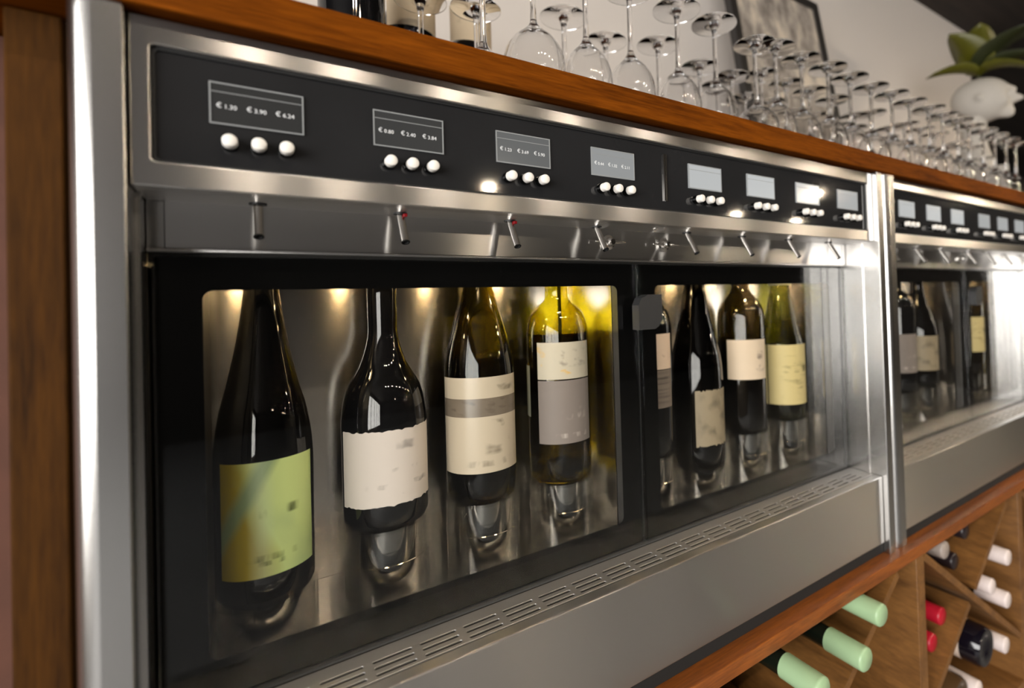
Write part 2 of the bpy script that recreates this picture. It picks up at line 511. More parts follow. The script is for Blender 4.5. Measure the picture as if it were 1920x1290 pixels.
def plate(loops, lo, hi, plane, bevel=0.0):
    """flat sheet with holes: first loop outer, others holes; plane 'XZ' (front) or 'XY' (flat)"""
    cu = bpy.data.curves.new('plate', 'CURVE')
    cu.dimensions = '2D'; cu.fill_mode = 'BOTH'
    half = (hi-lo)/2
    cu.extrude = max(half-bevel, 0.00005)
    cu.bevel_depth = bevel
    cu.bevel_resolution = 2
    cu.offset = -bevel
    for lp in loops:
        sp = cu.splines.new('POLY')
        sp.points.add(len(lp)-1)
        for p, (x, y) in zip(sp.points, lp): p.co = (x, y, 0, 1)
        sp.use_cyclic_u = True
    o = bpy.data.objects.new('plate_tmp', cu)
    COL.objects.link(o)
    dg = bpy.context.evaluated_depsgraph_get()
    me = bpy.data.meshes.new_from_object(o.evaluated_get(dg))
    bpy.data.objects.remove(o); bpy.data.curves.remove(cu)
    mid = (lo+hi)/2
    for v in me.vertices:
        x, y, z = v.co
        v.co = (x, mid+z, y) if plane == 'XZ' else (x, y, mid+z)
    bm = bmesh.new(); bm.from_mesh(me)
    bmesh.ops.remove_doubles(bm, verts=bm.verts[:], dist=1e-6)
    while me.uv_layers: me.uv_layers.remove(me.uv_layers[0])
    bm2 = bm
    for l in list(bm2.loops.layers.uv.values()): bm2.loops.layers.uv.remove(l)
    me2 = to_mesh(bm2)
    bpy.data.meshes.remove(me)
    return sharp(me2, 40, True)
def text_me(body, size, x, z, y):
    cu = bpy.data.curves.new('t', 'FONT')
    cu.body = body; cu.size = size; cu.extrude = 0.00005; cu.resolution_u = 2
    o = bpy.data.objects.new('text_tmp', cu)
    COL.objects.link(o)
    dg = bpy.context.evaluated_depsgraph_get()
    me = bpy.data.meshes.new_from_object(o.evaluated_get(dg))
    bpy.data.objects.remove(o); bpy.data.curves.remove(cu)
    for v in me.vertices:
        a, b, c = v.co
        v.co = (x+a, y-c, z+b)
    return me
def join_me(meshes):
    bm = bmesh.new()
    for m in meshes: bm.from_mesh(m)
    for l in list(bm.loops.layers.uv.values()): bm.loops.layers.uv.remove(l)
    return to_mesh(bm)
def extrude_poly(pts, z0, z1):
    """pts (x,y) outline extruded along z"""
    bm = bmesh.new()
    a = [bm.verts.new((x, y, z0)) for x, y in pts]
    b = [bm.verts.new((x, y, z1)) for x, y in pts]
    n = len(pts)
    for i in range(n): bm.faces.new((a[i], a[(i+1) % n], b[(i+1) % n], b[i]))
    bm.faces.new(a); bm.faces.new(b)
    return bm
def patch_me(R, a0, a1, z0, z1, ragged=0.0, seg=36, thick=0.0003):
    """curved label on a cylinder; UV 0..1"""
    bm = bmesh.new()
    uvl = bm.loops.layers.uv.new('UVMap')
    rows = 6
    grid = []
    rnd = random.Random(3)
    jt = [rnd.uniform(-1, 1)*ragged for _ in range(seg+1)]
    jb = [rnd.uniform(-1, 1)*ragged for _ in range(seg+1)]
    for i in range(seg+1):
        a = math.radians(a0+(a1-a0)*i/seg)
        col = []
        for j in range(rows+1):
            t = j/rows
            z = (z0+jb[i])*(1-t)+(z1+jt[i])*t
            col.append((bm.verts.new((R*math.cos(a), R*math.sin(a), z)), i/seg, t))
        grid.append(col)
    for i in range(seg):
        for j in range(rows):
            q = (grid[i][j], grid[i+1][j], grid[i+1][j+1], grid[i][j+1])
            f = bm.faces.new([k[0] for k in q])
            for lp, k in zip(f.loops, q): lp[uvl].uv = (k[1], k[2])
    me = to_mesh(bm, smooth=True, uv=False, recalc=False)
    return me

# ------------------------------------------------------------------ room shell
ZF, ZC = -1.38, 1.215
YB, YFRONT, XL, XR = 0.65, -6.2, -2.2, 7.6
def wall(name, b, mat): return struct(obj(name, box_me(*b), mat))
wall('floor', (XL, XR, YFRONT, 2.2, ZF-0.05, ZF), 'floor_stone')
wall('ceiling', (XL, XR, YFRONT, 2.2, ZC, ZC+0.05), 'ceiling_wood')
wall('wall_back', (XL, 3.05, YB, YB+0.1, ZF, ZC), 'wall_paint')
wall('wall_far', (XL, XR, 2.15, 2.2, ZF, ZC), 'wall_dark')
wall('wall_right', (XR, XR+0.05, YFRONT, 2.2, ZF, ZC), 'wall_dark')
struct(obj('wall_left', boxes_me([(XL-0.05, XL, -0.38, 2.2, ZF, ZC), (XL-0.05, XL, YFRONT, -5.32, ZF, ZC),
                                  (XL-0.05, XL, -5.32, -0.38, ZF, -0.77), (XL-0.05, XL, -5.32, -0.38, 0.97, ZC)]), 'wall_room'))
wall('wall_front', (XL, XR, YFRONT-0.05, YFRONT, ZF, ZC), 'wall_black')
def window(name, along, a0, a1, z0, z1, at, n):
    w = struct(obj(name, boxes_me([(at-0.03, at+0.03, a0, a0+0.06, z0, z1), (at-0.03, at+0.03, a1-0.06, a1, z0, z1),
                                   (at-0.03, at+0.03, a0, a1, z0, z0+0.06), (at-0.03, at+0.03, a0, a1, z1-0.06, z1)] if along == 'y' else
                                  [(a0, a0+0.06, at-0.03, at+0.03, z0, z1), (a1-0.06, a1, at-0.03, at+0.03, z0, z1),
                                   (a0, a1, at-0.03, at+0.03, z0, z0+0.06), (a0, a1, at-0.03, at+0.03, z1-0.06, z1)]), 'window_white'))
    for k in range(1, n):
        c = a0+(a1-a0)*k/n
        b = (at-0.02, at+0.02, c-0.025, c+0.025, z0+0.06, z1-0.06) if along == 'y' else (c-0.025, c+0.025, at-0.02, at+0.02, z0+0.06, z1-0.06)
        obj('mullion', box_me(*b), 'window_white', w)
window('window_1', 'y', -5.32, -0.38, -0.77, 0.97, XL+0.10, 6)
# brick pier at the left end of the bar
struct(obj('wall_pier', box_me(-0.9, -0.062, 0.075, 0.62, ZF, 0.105), 'brick_red'))

# ------------------------------------------------------------------ counter, shelf, rack
CT = 0.137
tag(obj('countertop', box_me(-0.9, 3.04, -0.012, 0.645, 0.109, CT, 0.0022), 'counter_wood'),
    'thick brown wooden countertop above the dispensers, carrying the upturned glasses', 'countertop')
t = thing('side_panel', 'dark brown wooden upright panel at the far left, beside the steel post', 'panel', (-0.05, 0.03, -0.48))
obj('board', box_me(-0.0085, 0.0165, 0.0, 0.04, -0.006, 0.588, 0.0015), 'side_wood', t)
obj('backing_board', box_me(-0.0085, 0.022, 0.0405, 0.30, -0.006, 0.588), 'side_wood', t)

RF = -0.020    # rack front plane
rack = thing('wine_rack', 'brown wooden wine rack with crossed dividers under the dispensers', 'rack', (0.5, 0.2, ZF))
def rk(name, me, mat='rack_wood', label=None):
    o = obj(name, me, mat, rack, loc=(-0.5, -0.2, -ZF))
    if label: o['label'] = label
    return o
rk('top_board', box_me(-0.058, 2.6, RF-0.001, 0.60, -0.5105, -0.4915, 0.0015), 'shelf_wood', 'shelf board with a rounded orange-brown front edge')
BW = 0.4105
for k, x0 in enumerate((-0.045, 0.3745, 0.917, 1.353, 1.79)):
    rk('divider', box_me(x0, x0+0.0255, RF, 0.34, -0.90, -0.5108, 0.001))
rk('bottom_board', box_me(-0.058, 2.6, RF, 0.60, -0.925, -0.90, 0.001))
rk('back_panel', box_me(-0.058, 2.6, 0.34, 0.36, -0.90, -0.5108))
rk('plinth', box_me(-0.058, 2.6, RF+0.04, 0.60, ZF, -0.925))
def diag(x0, z0, x1, z1, w=0.012):
    d = Vector((x1-x0, 0, z1-z0)); n = Vector((-d.z, 0, d.x)).normalized()*w/2
    bm = bmesh.new()
    pts = [(x0+n.x, z0+n.z), (x0-n.x, z0-n.z), (x1-n.x, z1-n.z), (x1+n.x, z1+n.z)]
    f = [bm.verts.new((a, RF+0.001, b)) for a, b in pts]
    g = [bm.verts.new((a, 0.338, b)) for a, b in pts]
    for i in range(4): bm.faces.new((f[i], f[(i+1) % 4], g[(i+1) % 4], g[i]))
    bm.faces.new(f); bm.faces.new(g)
    rk('cross_board', to_mesh(bm))
SL = 0.724
for xa, xb in ((-0.016, 0.371), (0.4035, 0.9135), (0.9465, 1.3495), (1.382, 1.786)):
    tip = xb-0.052
    zb = -0.5165-(tip-xa)*SL
    diag(xa, -0.5165, xb-0.004, -0.5165-(xb-0.004-xa)*SL)
    cx = (xa+tip)/2; cz = (-0.5165+zb)/2
    h = Vector((tip-cx, 0, -0.5165-cz)).normalized()*0.0165
    diag(tip, -0.5165, cx+h.x, cz+h.z)
    diag(cx-h.x, cz-h.z, xa, zb)

# ------------------------------------------------------------------ wine bottles lying in the rack (axis along y)
BODY = spline_prof([(0.0145, 0.0), (0.0147, 0.03), (0.0147, 0.085), (0.0185, 0.105), (0.030, 0.135), (0.0345, 0.165), (0.0345, 0.24)], 5)
def neck_bottle(loc, cap_mat, label, cap_len=0.055, glass='rack_bottle_glass', R=0.0345, tail=0.27):
    x, y, z = loc
    t = thing('wine_bottle', label, 'bottle', (x, y, z), 'bottles lying in the wine rack', rot=(-PI/2, 0, 0))
    s = R/0.0345
    prof = [(r if r < 0.016 else 0.0147+(r-0.0147)*(R-0.0147)/(0.0345-0.0147), q) for r, q in BODY] + [(R, tail), (R*0.9, tail+0.008), (0.0, tail+0.004)]
    obj('glass', lathe([(0.0, 0.001)]+[(r-0.0006 if q < cap_len else r, q+0.001) for r, q in prof], 28), glass, t)
    obj('capsule', lathe([(0.0, 0.0), (0.0130, 0.0), (0.0150, 0.0018), (0.0152, 0.004), (0.0152, cap_len), (0.0146, cap_len)], 28, cap1=False), cap_mat, t)
    return t
def base_bottle(loc, glass, label, lab=None, R=0.0385):
    t = thing('wine_bottle', label, 'bottle', loc, 'bottles lying in the wine rack', rot=(-PI/2, 0, 0))
    prof = [(0.0, 0.012), (R*0.45, 0.004), (R*0.72, 0.0), (R*0.9, 0.001), (R, 0.008), (R, 0.17), (R*0.92, 0.195), (R*0.6, 0.225), (0.0148, 0.25), (0.0145, 0.30), (0.0, 0.30)]
    obj('glass', lathe(prof, 32), glass, t)
    if lab: obj('label', patch_me(R+0.0004, 60, 300, 0.035, 0.125), lab, t)
    return t
neck_bottle((0.764, -0.046, -0.531), 'capsule_green', 'lying bottle with pale green capsule, topmost of the green ones', R=0.0195)
neck_bottle((0.7035, -0.056, -0.561), 'capsule_green', 'lying bottle with pale green capsule, middle of the three green ones')
neck_bottle((0.602, -0.060, -0.5515), 'capsule_green', 'lying bottle with pale green capsule, lowest of the three, cut by the picture edge', R=0.034)
neck_bottle((1.0459, 0.0, -0.6615), 'capsule_red', 'lying bottle with a bright red capsule, upper of the two red ones', R=0.0190)
neck_bottle((1.0085, 0.0, -0.693), 'capsule_red', 'lying bottle with a red capsule, lower one, half hidden by the upright divider', R=0.0165)
neck_bottle((1.0400, -0.012, -0.538), 'capsule_grey', 'lying bottle with a grey and white striped capsule under the shelf board', R=0.024)
neck_bottle((1.154, 0.0, -0.5415), 'capsule_dark', 'lying bottle with a dark capsule close under the shelf board', R=0.027)
neck_bottle((1.1040, 0.0, -0.5830), 'capsule_dark', 'lying bottle with a black capsule in the upper crossing of the rack', R=0.026)
neck_bottle((1.2660, -0.03, -0.6150), 'capsule_white', 'lying bottle with a white capsule, uppermost in the right compartment')
neck_bottle((1.2120, -0.02, -0.6580), 'capsule_white', 'lying bottle with a white capsule, left of the lower white pair', R=0.028)
neck_bottle((1.2560, -0.03, -0.6950), 'capsule_white', 'lying bottle with a white capsule, right of the lower white pair', R=0.025)
neck_bottle((1.2386, -0.03, -0.7760), 'capsule_white', 'lying bottle with a long white capsule behind the black bottle base', cap_len=0.10, R=0.031)
neck_bottle((1.1070, -0.03, -0.8010), 'capsule_white', 'lying bottle with a long white capsule between the black and the brown base', cap_len=0.10, R=0.0190)
base_bottle((1.1680, -0.022, -0.7560), 'rack_bottle_black', 'black bottle lying with its round base towards the room, pale label', 'label_pale', R=0.036)
base_bottle((1.0560, -0.022, -0.7930), 'rack_bottle_brown', 'brown bottle lying base outwards at the bottom picture edge', None, R=0.030)

# ------------------------------------------------------------------ the dispensers
BUT = lathe([(0.0, -0.0125), (0.0037, -0.0125), (0.0041, -0.0121), (0.0043, -0.0114), (0.0044, -0.0055), (0.0, -0.0055)], 28)
COLR = lathe([(0.0, 0.0), (0.0051, 0.0), (0.0049, -0.0035), (0.0045, -0.0052), (0.0, -0.0052)], 28)
for me in (BUT, COLR):
    for v in me.vertices:
        x, y, z = v.co
        v.co = (x, z, y)
    bm = bmesh.new(); bm.from_mesh(me); bmesh.ops.recalc_face_normals(bm, faces=bm.faces[:]); bm.to_mesh(me); bm.free()
SPOUT = tube_me([(0, 0.0, 0.004), (0, -0.002, -0.004), (0, -0.016, -0.0255), (0, -0.017, -0.027)], [0.0031, 0.0031, 0.0031, 0.0034], 18, cap=False)
SPIN = tube_me([(0, 0.0, 0.004), (0, -0.002, -0.004), (0, -0.0172, -0.0272)], 0.0024, 14, cap=False)
SPRING = lathe([(0.0034, 0.0), (0.0056, 0.0), (0.0056, -0.0013), (0.0034, -0.0013)], 24, closed=True)
def post_outline(x0, x1, round_left):
    r = 0.012
    pts = []
    if round_left:
        pts += [(x0, 0.06), (x0, -0.008+r)]
        pts += [(x0+r-r*math.cos(a), -0.008+r-r*math.sin(a)) for a in [PI/2*k/10 for k in range(1, 11)]]
        pts += [(x1-0.0008, -0.008), (x1, -0.0072), (x1, 0.06)]
    else:
        pts += [(x0, 0.06), (x0, -0.0072), (x0+0.0008, -0.008)]
        pts += [(x1-r+r*math.sin(a), -0.008+r-r*math.cos(a)) for a in [PI/2*k/10 for k in range(0, 11)]]
        pts += [(x1, 0.06)]
    return pts

PRICES = [("1.30", "3.90", "6.24"), ("0.80", "2.40", "3.84"), ("1.23", "3.69", "5.90"), ("0.44", "1.32", "2.11")]
def build_unit(X0, width, disp_x, seam, label, first):
    U = thing('wine_dispenser', label, 'dispenser', (X0+width/2, 0.1, -0.491))
    off = (-(width/2), -0.1, 0.491)
    def P(name, me, mat, parent=None, lab=None):
        if parent is None:
            o = obj(name, me, mat, U, loc=off)
        else:
            o = obj(name, me, mat, parent)
        if lab: o['label'] = lab
        return o
    w = width
    sp = 0.016
    # outer case
    case = boxes_me([(-0.024, w+0.024, 0.206, 0.50, -0.475, 0.107), (-0.024, w+0.024, 0.0605, 0.206, 0.012, 0.107),
                     (-0.024, -0.002, 0.0605, 0.206, -0.475, 0.012), (w+0.002, w+0.024, 0.0605, 0.206, -0.475, 0.012),
                     (-0.002, w+0.002, 0.0605, 0.206, -0.475, -0.372)])
    P('case', case, 'case_grey')
    P('base', box_me(0.0008, w-0.0008, 0.0030, 0.48, -0.491, -0.4755), 'black_seal')  # black, set forward to stand in for the shadow under the front panel
    # posts
    P('post', sharp(to_mesh(extrude_poly(post_outline(-0.026, 0.0, True), -0.491, 0.1085)), 40, True), 'steel_post')
    P('post', sharp(to_mesh(extrude_poly(post_outline(w, w+0.026, False), -0.491, 0.1085)), 40, True), 'steel_post')
    P('post_rib', boxes_me([(w-0.0022, w+0.0001, 0.020, 0.027, -0.3705, -0.0005)]), 'steel_post')
    P('post_rib', boxes_me([(-0.0001, 0.0022, 0.020, 0.027, -0.3705, -0.0005)]), 'steel_post')
    # bezel with opening, control panel behind it
    P('bezel', plate([rrect(0.0008, w-0.0008, 0.0, 0.1075, 0.001), rrect(0.0107, w-0.0145, 0.0160, 0.0905, 0.003)], 0.0, 0.012, 'XZ', 0.0011), 'steel')
    P('panel_seal', plate([rrect(0.0095, w-0.0133, 0.0148, 0.0917, 0.003), rrect(0.0127, w-0.0165, 0.0178, 0.0885, 0.003)], 0.0035, 0.0062, 'XZ', 0.0004), 'black_seal')
    cp = P('control_panel', box_me(0.004, w-0.008, 0.005, 0.010, 0.010, 0.097), 'black_panel', None, 'black control panel')
    P('soffit', box_me(0.001, w-0.001, 0.012, 0.0545, 0.0, 0.010), 'steel')
    P('bezel_back', box_me(0.001, w-0.001, 0.012, 0.060, 0.0105, 0.1065), 'case_grey')
    P('drip_panel', box_me(0.0105, w-0.0105, 0.0545, 0.0600, -0.0335, 0.0), 'steel')
    P('drip_panel_end', box_me(0.0006, 0.0098, 0.0560, 0.0600, -0.0335, 0.0), 'steel')
    P('drip_panel_end', box_me(w-0.0098, w-0.0006, 0.0560, 0.0600, -0.0335, 0.0), 'steel')
    P('drip_lip', box_me(0.0006, w-0.0006, 0.0515, 0.0600, -0.0362, -0.0340, 0.0009), 'steel')
    # displays and buttons
    zt, zb_, dw = 0.0745, 0.0462, 0.0538
    for k, dx in enumerate(disp_x):
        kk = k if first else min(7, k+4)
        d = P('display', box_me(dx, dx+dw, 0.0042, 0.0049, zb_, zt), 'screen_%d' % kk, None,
              ('display screen, number %d from the left' % (k+1)) if False else None)
        yt = 0.0040
        P('frame', plate([rrect(dx, dx+dw, zb_, zt, 0), rrect(dx+0.0009, dx+dw-0.0009, zb_+0.0009, zt-0.0009, 0)], 0.0036, 0.0041, 'XZ'), 'display_frame', d)
        P('header_line', box_me(dx+0.0012, dx+dw-0.0012, 0.0038, 0.0041, zt-0.0066, zt-0.0061), 'display_frame', d)
        if first and k < 4:
            ms = []
            for q, pr in enumerate(PRICES[k]):
                ms.append(text_me("\u20ac", 0.0049, dx+0.0036+q*0.0166, zb_+0.0112, yt))
                ms.append(text_me(pr, 0.0042, dx+0.0078+q*0.0166, zb_+0.0110, yt))
            P('price_text', join_me(ms), 'price_ink', d, 'euro prices')
        for q in range(3):
            b = obj('button', BUT, 'white_plastic', U, loc=(off[0]+dx+0.0109+q*0.0160, off[1]+0.005, off[2]+0.0333))
            obj('collar', COLR, 'button_collar', b)
    if first:
        P('card_slot', boxes_me([(0.4335, 0.4352, 0.0030, 0.0050, 0.028, 0.080), (0.4366, 0.4380, 0.0030, 0.0050, 0.028, 0.080)]), 'chrome')
    # spouts
    for k, dx in enumerate(disp_x):
        x = dx+0.0257
        s = obj('spout', SPOUT, 'chrome', U, loc=(off[0]+x, off[1]+0.038, off[2]))
        obj('spout_bore', SPIN, 'black_seal', s)
        obj('spout_ring', SPRING, 'red_plastic' if False else 'black_plastic', s)
        if first and k in (1, 2):
            obj('red_tab', box_me(0.0008, 0.0038, -0.0090, -0.0030, -0.0042, -0.0014, 0.0005), 'red_plastic', s)
    # two wing knobs and a screw on the drip panel
    for x in ((seam-0.045, seam+0.0365) if first else (seam-0.045,)):
        kn = obj('wing_knob', lathe([(0.0, 0.0), (0.0085, 0.0), (0.0085, 0.0025), (0.0055, 0.0035), (0.0045, 0.010), (0.0032, 0.012), (0.0, 0.0122)], 24), 'chrome', U,
                 loc=(off[0]+x, off[1]+0.0545, off[2]-0.0150), rot=(PI/2, 0, 0))
        obj('wing', tube_me([(-0.020, 0.0, 0.0075), (-0.006, 0, 0.0078), (0.006, 0, 0.0078), (0.020, 0.0, 0.0075)], [0.0006, 0.0021, 0.0021, 0.0006], 10), 'chrome', kn)
    obj('screw', lathe([(0.0, -0.0022), (0.0016, -0.0019), (0.0027, -0.0008), (0.0028, 0.0), (0.0, 0.0)], 16), 'chrome', U, loc=(off[0]+seam+0.001, off[1]+0.024, off[2]))
    # cold compartment
    P('inner_back', box_me(0.0, w, 0.1815, 0.185, -0.371, 0.010), 'steel_inner')
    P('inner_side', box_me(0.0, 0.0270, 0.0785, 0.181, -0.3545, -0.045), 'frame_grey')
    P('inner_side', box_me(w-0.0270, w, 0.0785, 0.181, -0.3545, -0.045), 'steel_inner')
    P('inner_floor', box_me(0.0005, w-0.0005, 0.0765, 0.181, -0.3575, -0.355), 'steel_floor')
    P('inner_divider', box_me(seam-0.0260, seam+0.0205, 0.0785, 0.181, -0.3545, -0.045), 'steel_inner')
    P('inner_top', box_me(0.0, w, 0.0610, 0.181, 0.0102, 0.0118), 'steel_inner')
    for dx in disp_x:
        P('led_module', box_me(dx+0.0005, dx+0.0125, 0.0800, 0.0845, -0.0445, -0.0425), 'led')
    P('light_baffle', box_me(0.0002, w-0.0002, 0.0632, 0.0780, -0.0430, 0.0100), 'dark_metal')  # unseen dark bar added to stop LED light leaking above the doors
    P('led_holder', box_me(0.004, w-0.004, 0.0785, 0.0880, -0.0424, -0.0340), 'dark_metal')
    # doors
    for n, (a, b) in enumerate(((0.0035, seam-0.0016), (seam+0.0016, w-0.0035))):
        d = P('door', plate([rrect(a, b, -0.3685, -0.0385, 0.002), rrect(a+0.0265, b-0.0265, -0.3395, -0.0640, 0.007)], 0.0620, 0.0627, 'XZ'), 'black_print', None,
              'glass door with black printed border')
        P('pane', box_me(a, b, 0.0555, 0.0618, -0.3685, -0.0385, 0.0008), 'door_glass', d)
        P('inner_frame', plate([rrect(a+0.0004, b-0.0004, -0.366, -0.0434, 0.002), rrect(a+0.0255, b-0.0255, -0.3515, -0.0590, 0.006)], 0.0630, 0.0760, 'XZ', 0.001), 'frame_grey', d)
        if n == (1 if first else 1):
            hp = [(-0.020, -0.034), (0.003, -0.034), (0.0085, -0.031), (0.014, -0.022), (0.014, 0.006), (-0.006, 0.006), (-0.016, 0.002), (-0.020, -0.006)]
            bm = bmesh.new()
            f = [bm.verts.new((seam+q[0]+0.001, 0.0330, -0.0815+q[1])) for q in hp]
            g = [bm.verts.new((seam+q[0]+0.001, 0.0460, -0.0815+q[1])) for q in hp]
            for i in range(len(hp)): bm.faces.new((f[i], f[(i+1) % len(hp)], g[(i+1) % len(hp)], g[i]))
            bm.faces.new(f); bm.faces.new(g)
            bx(bm, seam+0.0025, seam+0.012, 0.046, 0.0554, -0.108, -0.082)
            P('handle', to_mesh(bm), 'black_plastic', d, 'black plastic handle')
    # drip tray with three rows of slots, front panel
    slots = []
    x = 0.0229
    while x+0.031 < w-0.012:
        for yy in (0.0375, 0.0288, 0.0200):
            slots.append(rrect(x, x+0.031, yy-0.0016, yy+0.0016, 0.0015, 3))
        x += 0.0373
    P('drip_tray', plate([rrect(0.0012, w-0.0012, 0.0146, 0.0550, 0.001)]+slots, -0.3726, -0.3711, 'XY', 0.0003), 'steel_tray')
    P('tray_channel', boxes_me([(0.0012, w-0.0012, 0.0140, 0.0600, -0.4000, -0.3985), (0.0012, w-0.0012, 0.0575, 0.0603, -0.3985, -0.3735)]), 'dark_metal')
    P('front_panel', box_me(0.0008, w-0.0008, 0.0, 0.0134, -0.475, -0.3712, 0.0016), 'steel')
    return U
DX1 = [0.0393+0.1*k + (0.0318 if k > 3 else 0) for k in range(8)]
build_unit(0.0, 0.8615, DX1, 0.4345, 'nearest stainless steel wine dispenser with eight displays and two glass doors', True)
DX2 = [0.0393+0.1*k + (0.028 if k > 2 else 0) for k in range(7)]
build_unit(0.914, 0.7615, DX2, 0.4345, 'second stainless steel wine dispenser, beyond the pair of steel posts', False)

# ------------------------------------------------------------------ bottles inside the dispensers
BY = 0.128
FLOOR = -0.355
def cooler_bottle(x, base, R, shoulder, glass, label, labels, tops=None, wine=None, parts=None):
    """shoulder: (r, z) points from the top of the neck to the body, absolute z"""
    t = thing('wine_bottle', label, 'bottle', (x, BY, base), 'bottles standing in the dispensers')
    up = [(r, z-base) for r, z in shoulder]
    body = [(0.0, 0.022), (R*0.35, 0.020), (R*0.62, 0.008), (R*0.80, 0.0), (R*0.92, 0.0008), (R, 0.007), (R, 0.03)]
    smooth = spline_prof(list(reversed(up)), 6)
    topz = up[0][1]; tr = up[0][0]
    tip = [(tr, topz+0.004), (tr+0.0012, topz+0.006), (tr+0.0012, topz+0.016), (tr, topz+0.018), (tr-0.003, topz+0.018)] if not tops else tops(tr, topz)
    obj('glass', lathe(body+smooth+tip, 56, cap1=True), glass, t)
    if wine:
        zw, wm = wine
        prof = [(0.0, 0.023), (R*0.6, 0.010), (R-0.002, 0.011)]
        for r, z in smooth:
            if z < zw-base: prof.append((r-0.0022, z))
        prof.append((prof[-1][0], zw-base)); prof.append((0.0, zw-base))
        obj('wine', lathe(prof, 40), wm, t)
    for (mat, a0, a1, z0, z1, rag) in labels:
        obj('label', patch_me(R+0.00035, a0, a1, z0-base, z1-base, rag), mat, t)
    if parts: parts(t, base)
    return t
def riser(x, top, label, R=0.0385):
    H = top-FLOOR
    t = thing('bottle_riser', label, 'stand', (x, BY, FLOOR), 'clear bottle risers in the dispensers')
    obj('shell', lathe([(0.0, H), (R, H), (R, 0.0), (R-0.0026, 0.0), (R-0.0026, H-0.0035), (0.0, H-0.0035)], 56, deg=40), 'acrylic', t)
    c = R*0.66
    zb = 0.003
    k = min(0.020, (H-0.008)*0.5)
    reflection_cup = [(0.0, zb)] + [(c-k+k*math.sin(q*PI/2/6), zb+k-k*math.cos(q*PI/2/6)) for q in range(0, 7)] + [(c, H-0.0045), (c-0.0012, H-0.0045)]
    reflection_cup += [(c-0.0012, zb+k)] + [(c-0.0012-(k-0.0012)+(k-0.0012)*math.cos(q*PI/2/6), zb+k-(k-0.0012)*math.sin(q*PI/2/6)) for q in range(1, 7)] + [(0.0, zb+0.0012)]
    obj('reflection_cup', lathe(reflection_cup, 44, deg=45), 'reflection_metal', t)  # made-up metal cup imitating the reflections inside the clear acrylic
    if H > 0.05:
        obj('seam_ring', lathe([(R+0.0001, H*0.5), (R+0.0007, H*0.5+0.0004), (R+0.0001, H*0.5+0.0008)], 48, closed=True), 'chrome', t)
    return t
BX = [0.0665, 0.165, 0.263, 0.3612, 0.4945, 0.590, 0.6895, 0.788]
cooler_bottle(BX[0], -0.3255, 0.0365, [(0.0135, -0.045), (0.0136, -0.066), (0.0190, -0.106), (0.0262, -0.143), (0.0325, -0.170), (0.0365, -0.203), (0.0365, -0.25)], 'glass_smoke',
              'black sloping-shouldered bottle with a green and yellow label', [('label_green', -146, -26, -0.3004, -0.2055, 0)], wine=(-0.222, 'wine_red'))
cooler_bottle(BX[1], -0.2895, 0.0385, [(0.0137, -0.04), (0.0138, -0.085), (0.0142, -0.110), (0.0215, -0.136), (0.0335, -0.160), (0.0383, -0.186), (0.0385, -0.21), (0.0385, -0.25)], 'bottle_black',
              'black bottle with a white torn-edge label', [('label_torn', -168, -14, -0.2665, -0.1965, 0.0009)])
cooler_bottle(BX[2], -0.2885, 0.0376, [(0.0135, -0.03), (0.0150, -0.055), (0.0180, -0.070), (0.0260, -0.098), (0.0345, -0.134), (0.0374, -0.158), (0.0376, -0.19), (0.0376, -0.25)], 'glass_olive',
              'olive green bottle with two cream labels and a silver band between them',
              [('label_cream_band', -182, -36, -0.1790, -0.1570, 0), ('label_silver_band', -182, -36, -0.1980, -0.1790, 0), ('label_cream_block', -182, -36, -0.2565, -0.1980, 0)], wine=(-0.137, 'wine_white'))
def dip(t, base):
    obj('dip_tube', tube_me([(0.004, 0, -0.05-base), (0.004, 0, -0.13-base), (0.002, 0, -0.20-base)], 0.0022, 10), 'black_seal', t)
cooler_bottle(BX[3], -0.2905, 0.0376, [(0.0135, -0.03), (0.0138, -0.066), (0.0150, -0.078), (0.0235, -0.086), (0.0318, -0.0955), (0.0366, -0.112), (0.0376, -0.130), (0.0376, -0.18), (0.0376, -0.25)], 'glass_yellow',
              'yellow-green bottle with an ivory label over a grey label', [('label_ivory', -157, -52, -0.1700, -0.1275, 0), ('label_grey', -157, -52, -0.2440, -0.1715, 0),
                                                                        ('label_back', 100, 180, -0.215, -0.155, 0)], wine=(-0.118, 'wine_white'), parts=dip)
cooler_bottle(BX[4], -0.2885, 0.0376, [(0.0135, -0.03), (0.0138, -0.066), (0.0150, -0.078), (0.0235, -0.086), (0.0318, -0.0955), (0.0366, -0.112), (0.0376, -0.130), (0.0376, -0.18), (0.0376, -0.25)], 'bottle_black',
              'dark bottle half hidden by the black door handle, cream over striped label', [('label_rose', -150, -62, -0.1735, -0.1270, 0), ('label_striped', -150, -62, -0.224, -0.1745, 0)])
cooler_bottle(BX[5], -0.3255, 0.0385, [(0.0140, -0.03), (0.0150, -0.058), (0.0215, -0.102), (0.0300, -0.140), (0.0365, -0.170), (0.0385, -0.205), (0.0385, -0.26)], 'glass_dark',
              'tall dark bottle with a mottled beige label, beside the handle', [('label_mottled', -138, -48, -0.2900, -0.2120, 0.0015)], wine=(-0.20, 'wine_red'))
cooler_bottle(BX[6], -0.2895, 0.0376, [(0.0135, -0.03), (0.0140, -0.062), (0.0165, -0.074), (0.0260, -0.086), (0.0352, -0.103), (0.0376, -0.125), (0.0376, -0.17), (0.0376, -0.25)], 'glass_brown',
              'round-shouldered dark bottle with a plain blush label', [('label_blush', -174, -72, -0.2080, -0.1475, 0)], wine=(-0.150, 'wine_red'))
def lip(tr, topz):
    return [(tr, topz+0.001), (tr+0.0024, topz+0.0012), (tr+0.0024, topz+0.0062), (tr-0.003, topz+0.0064)]
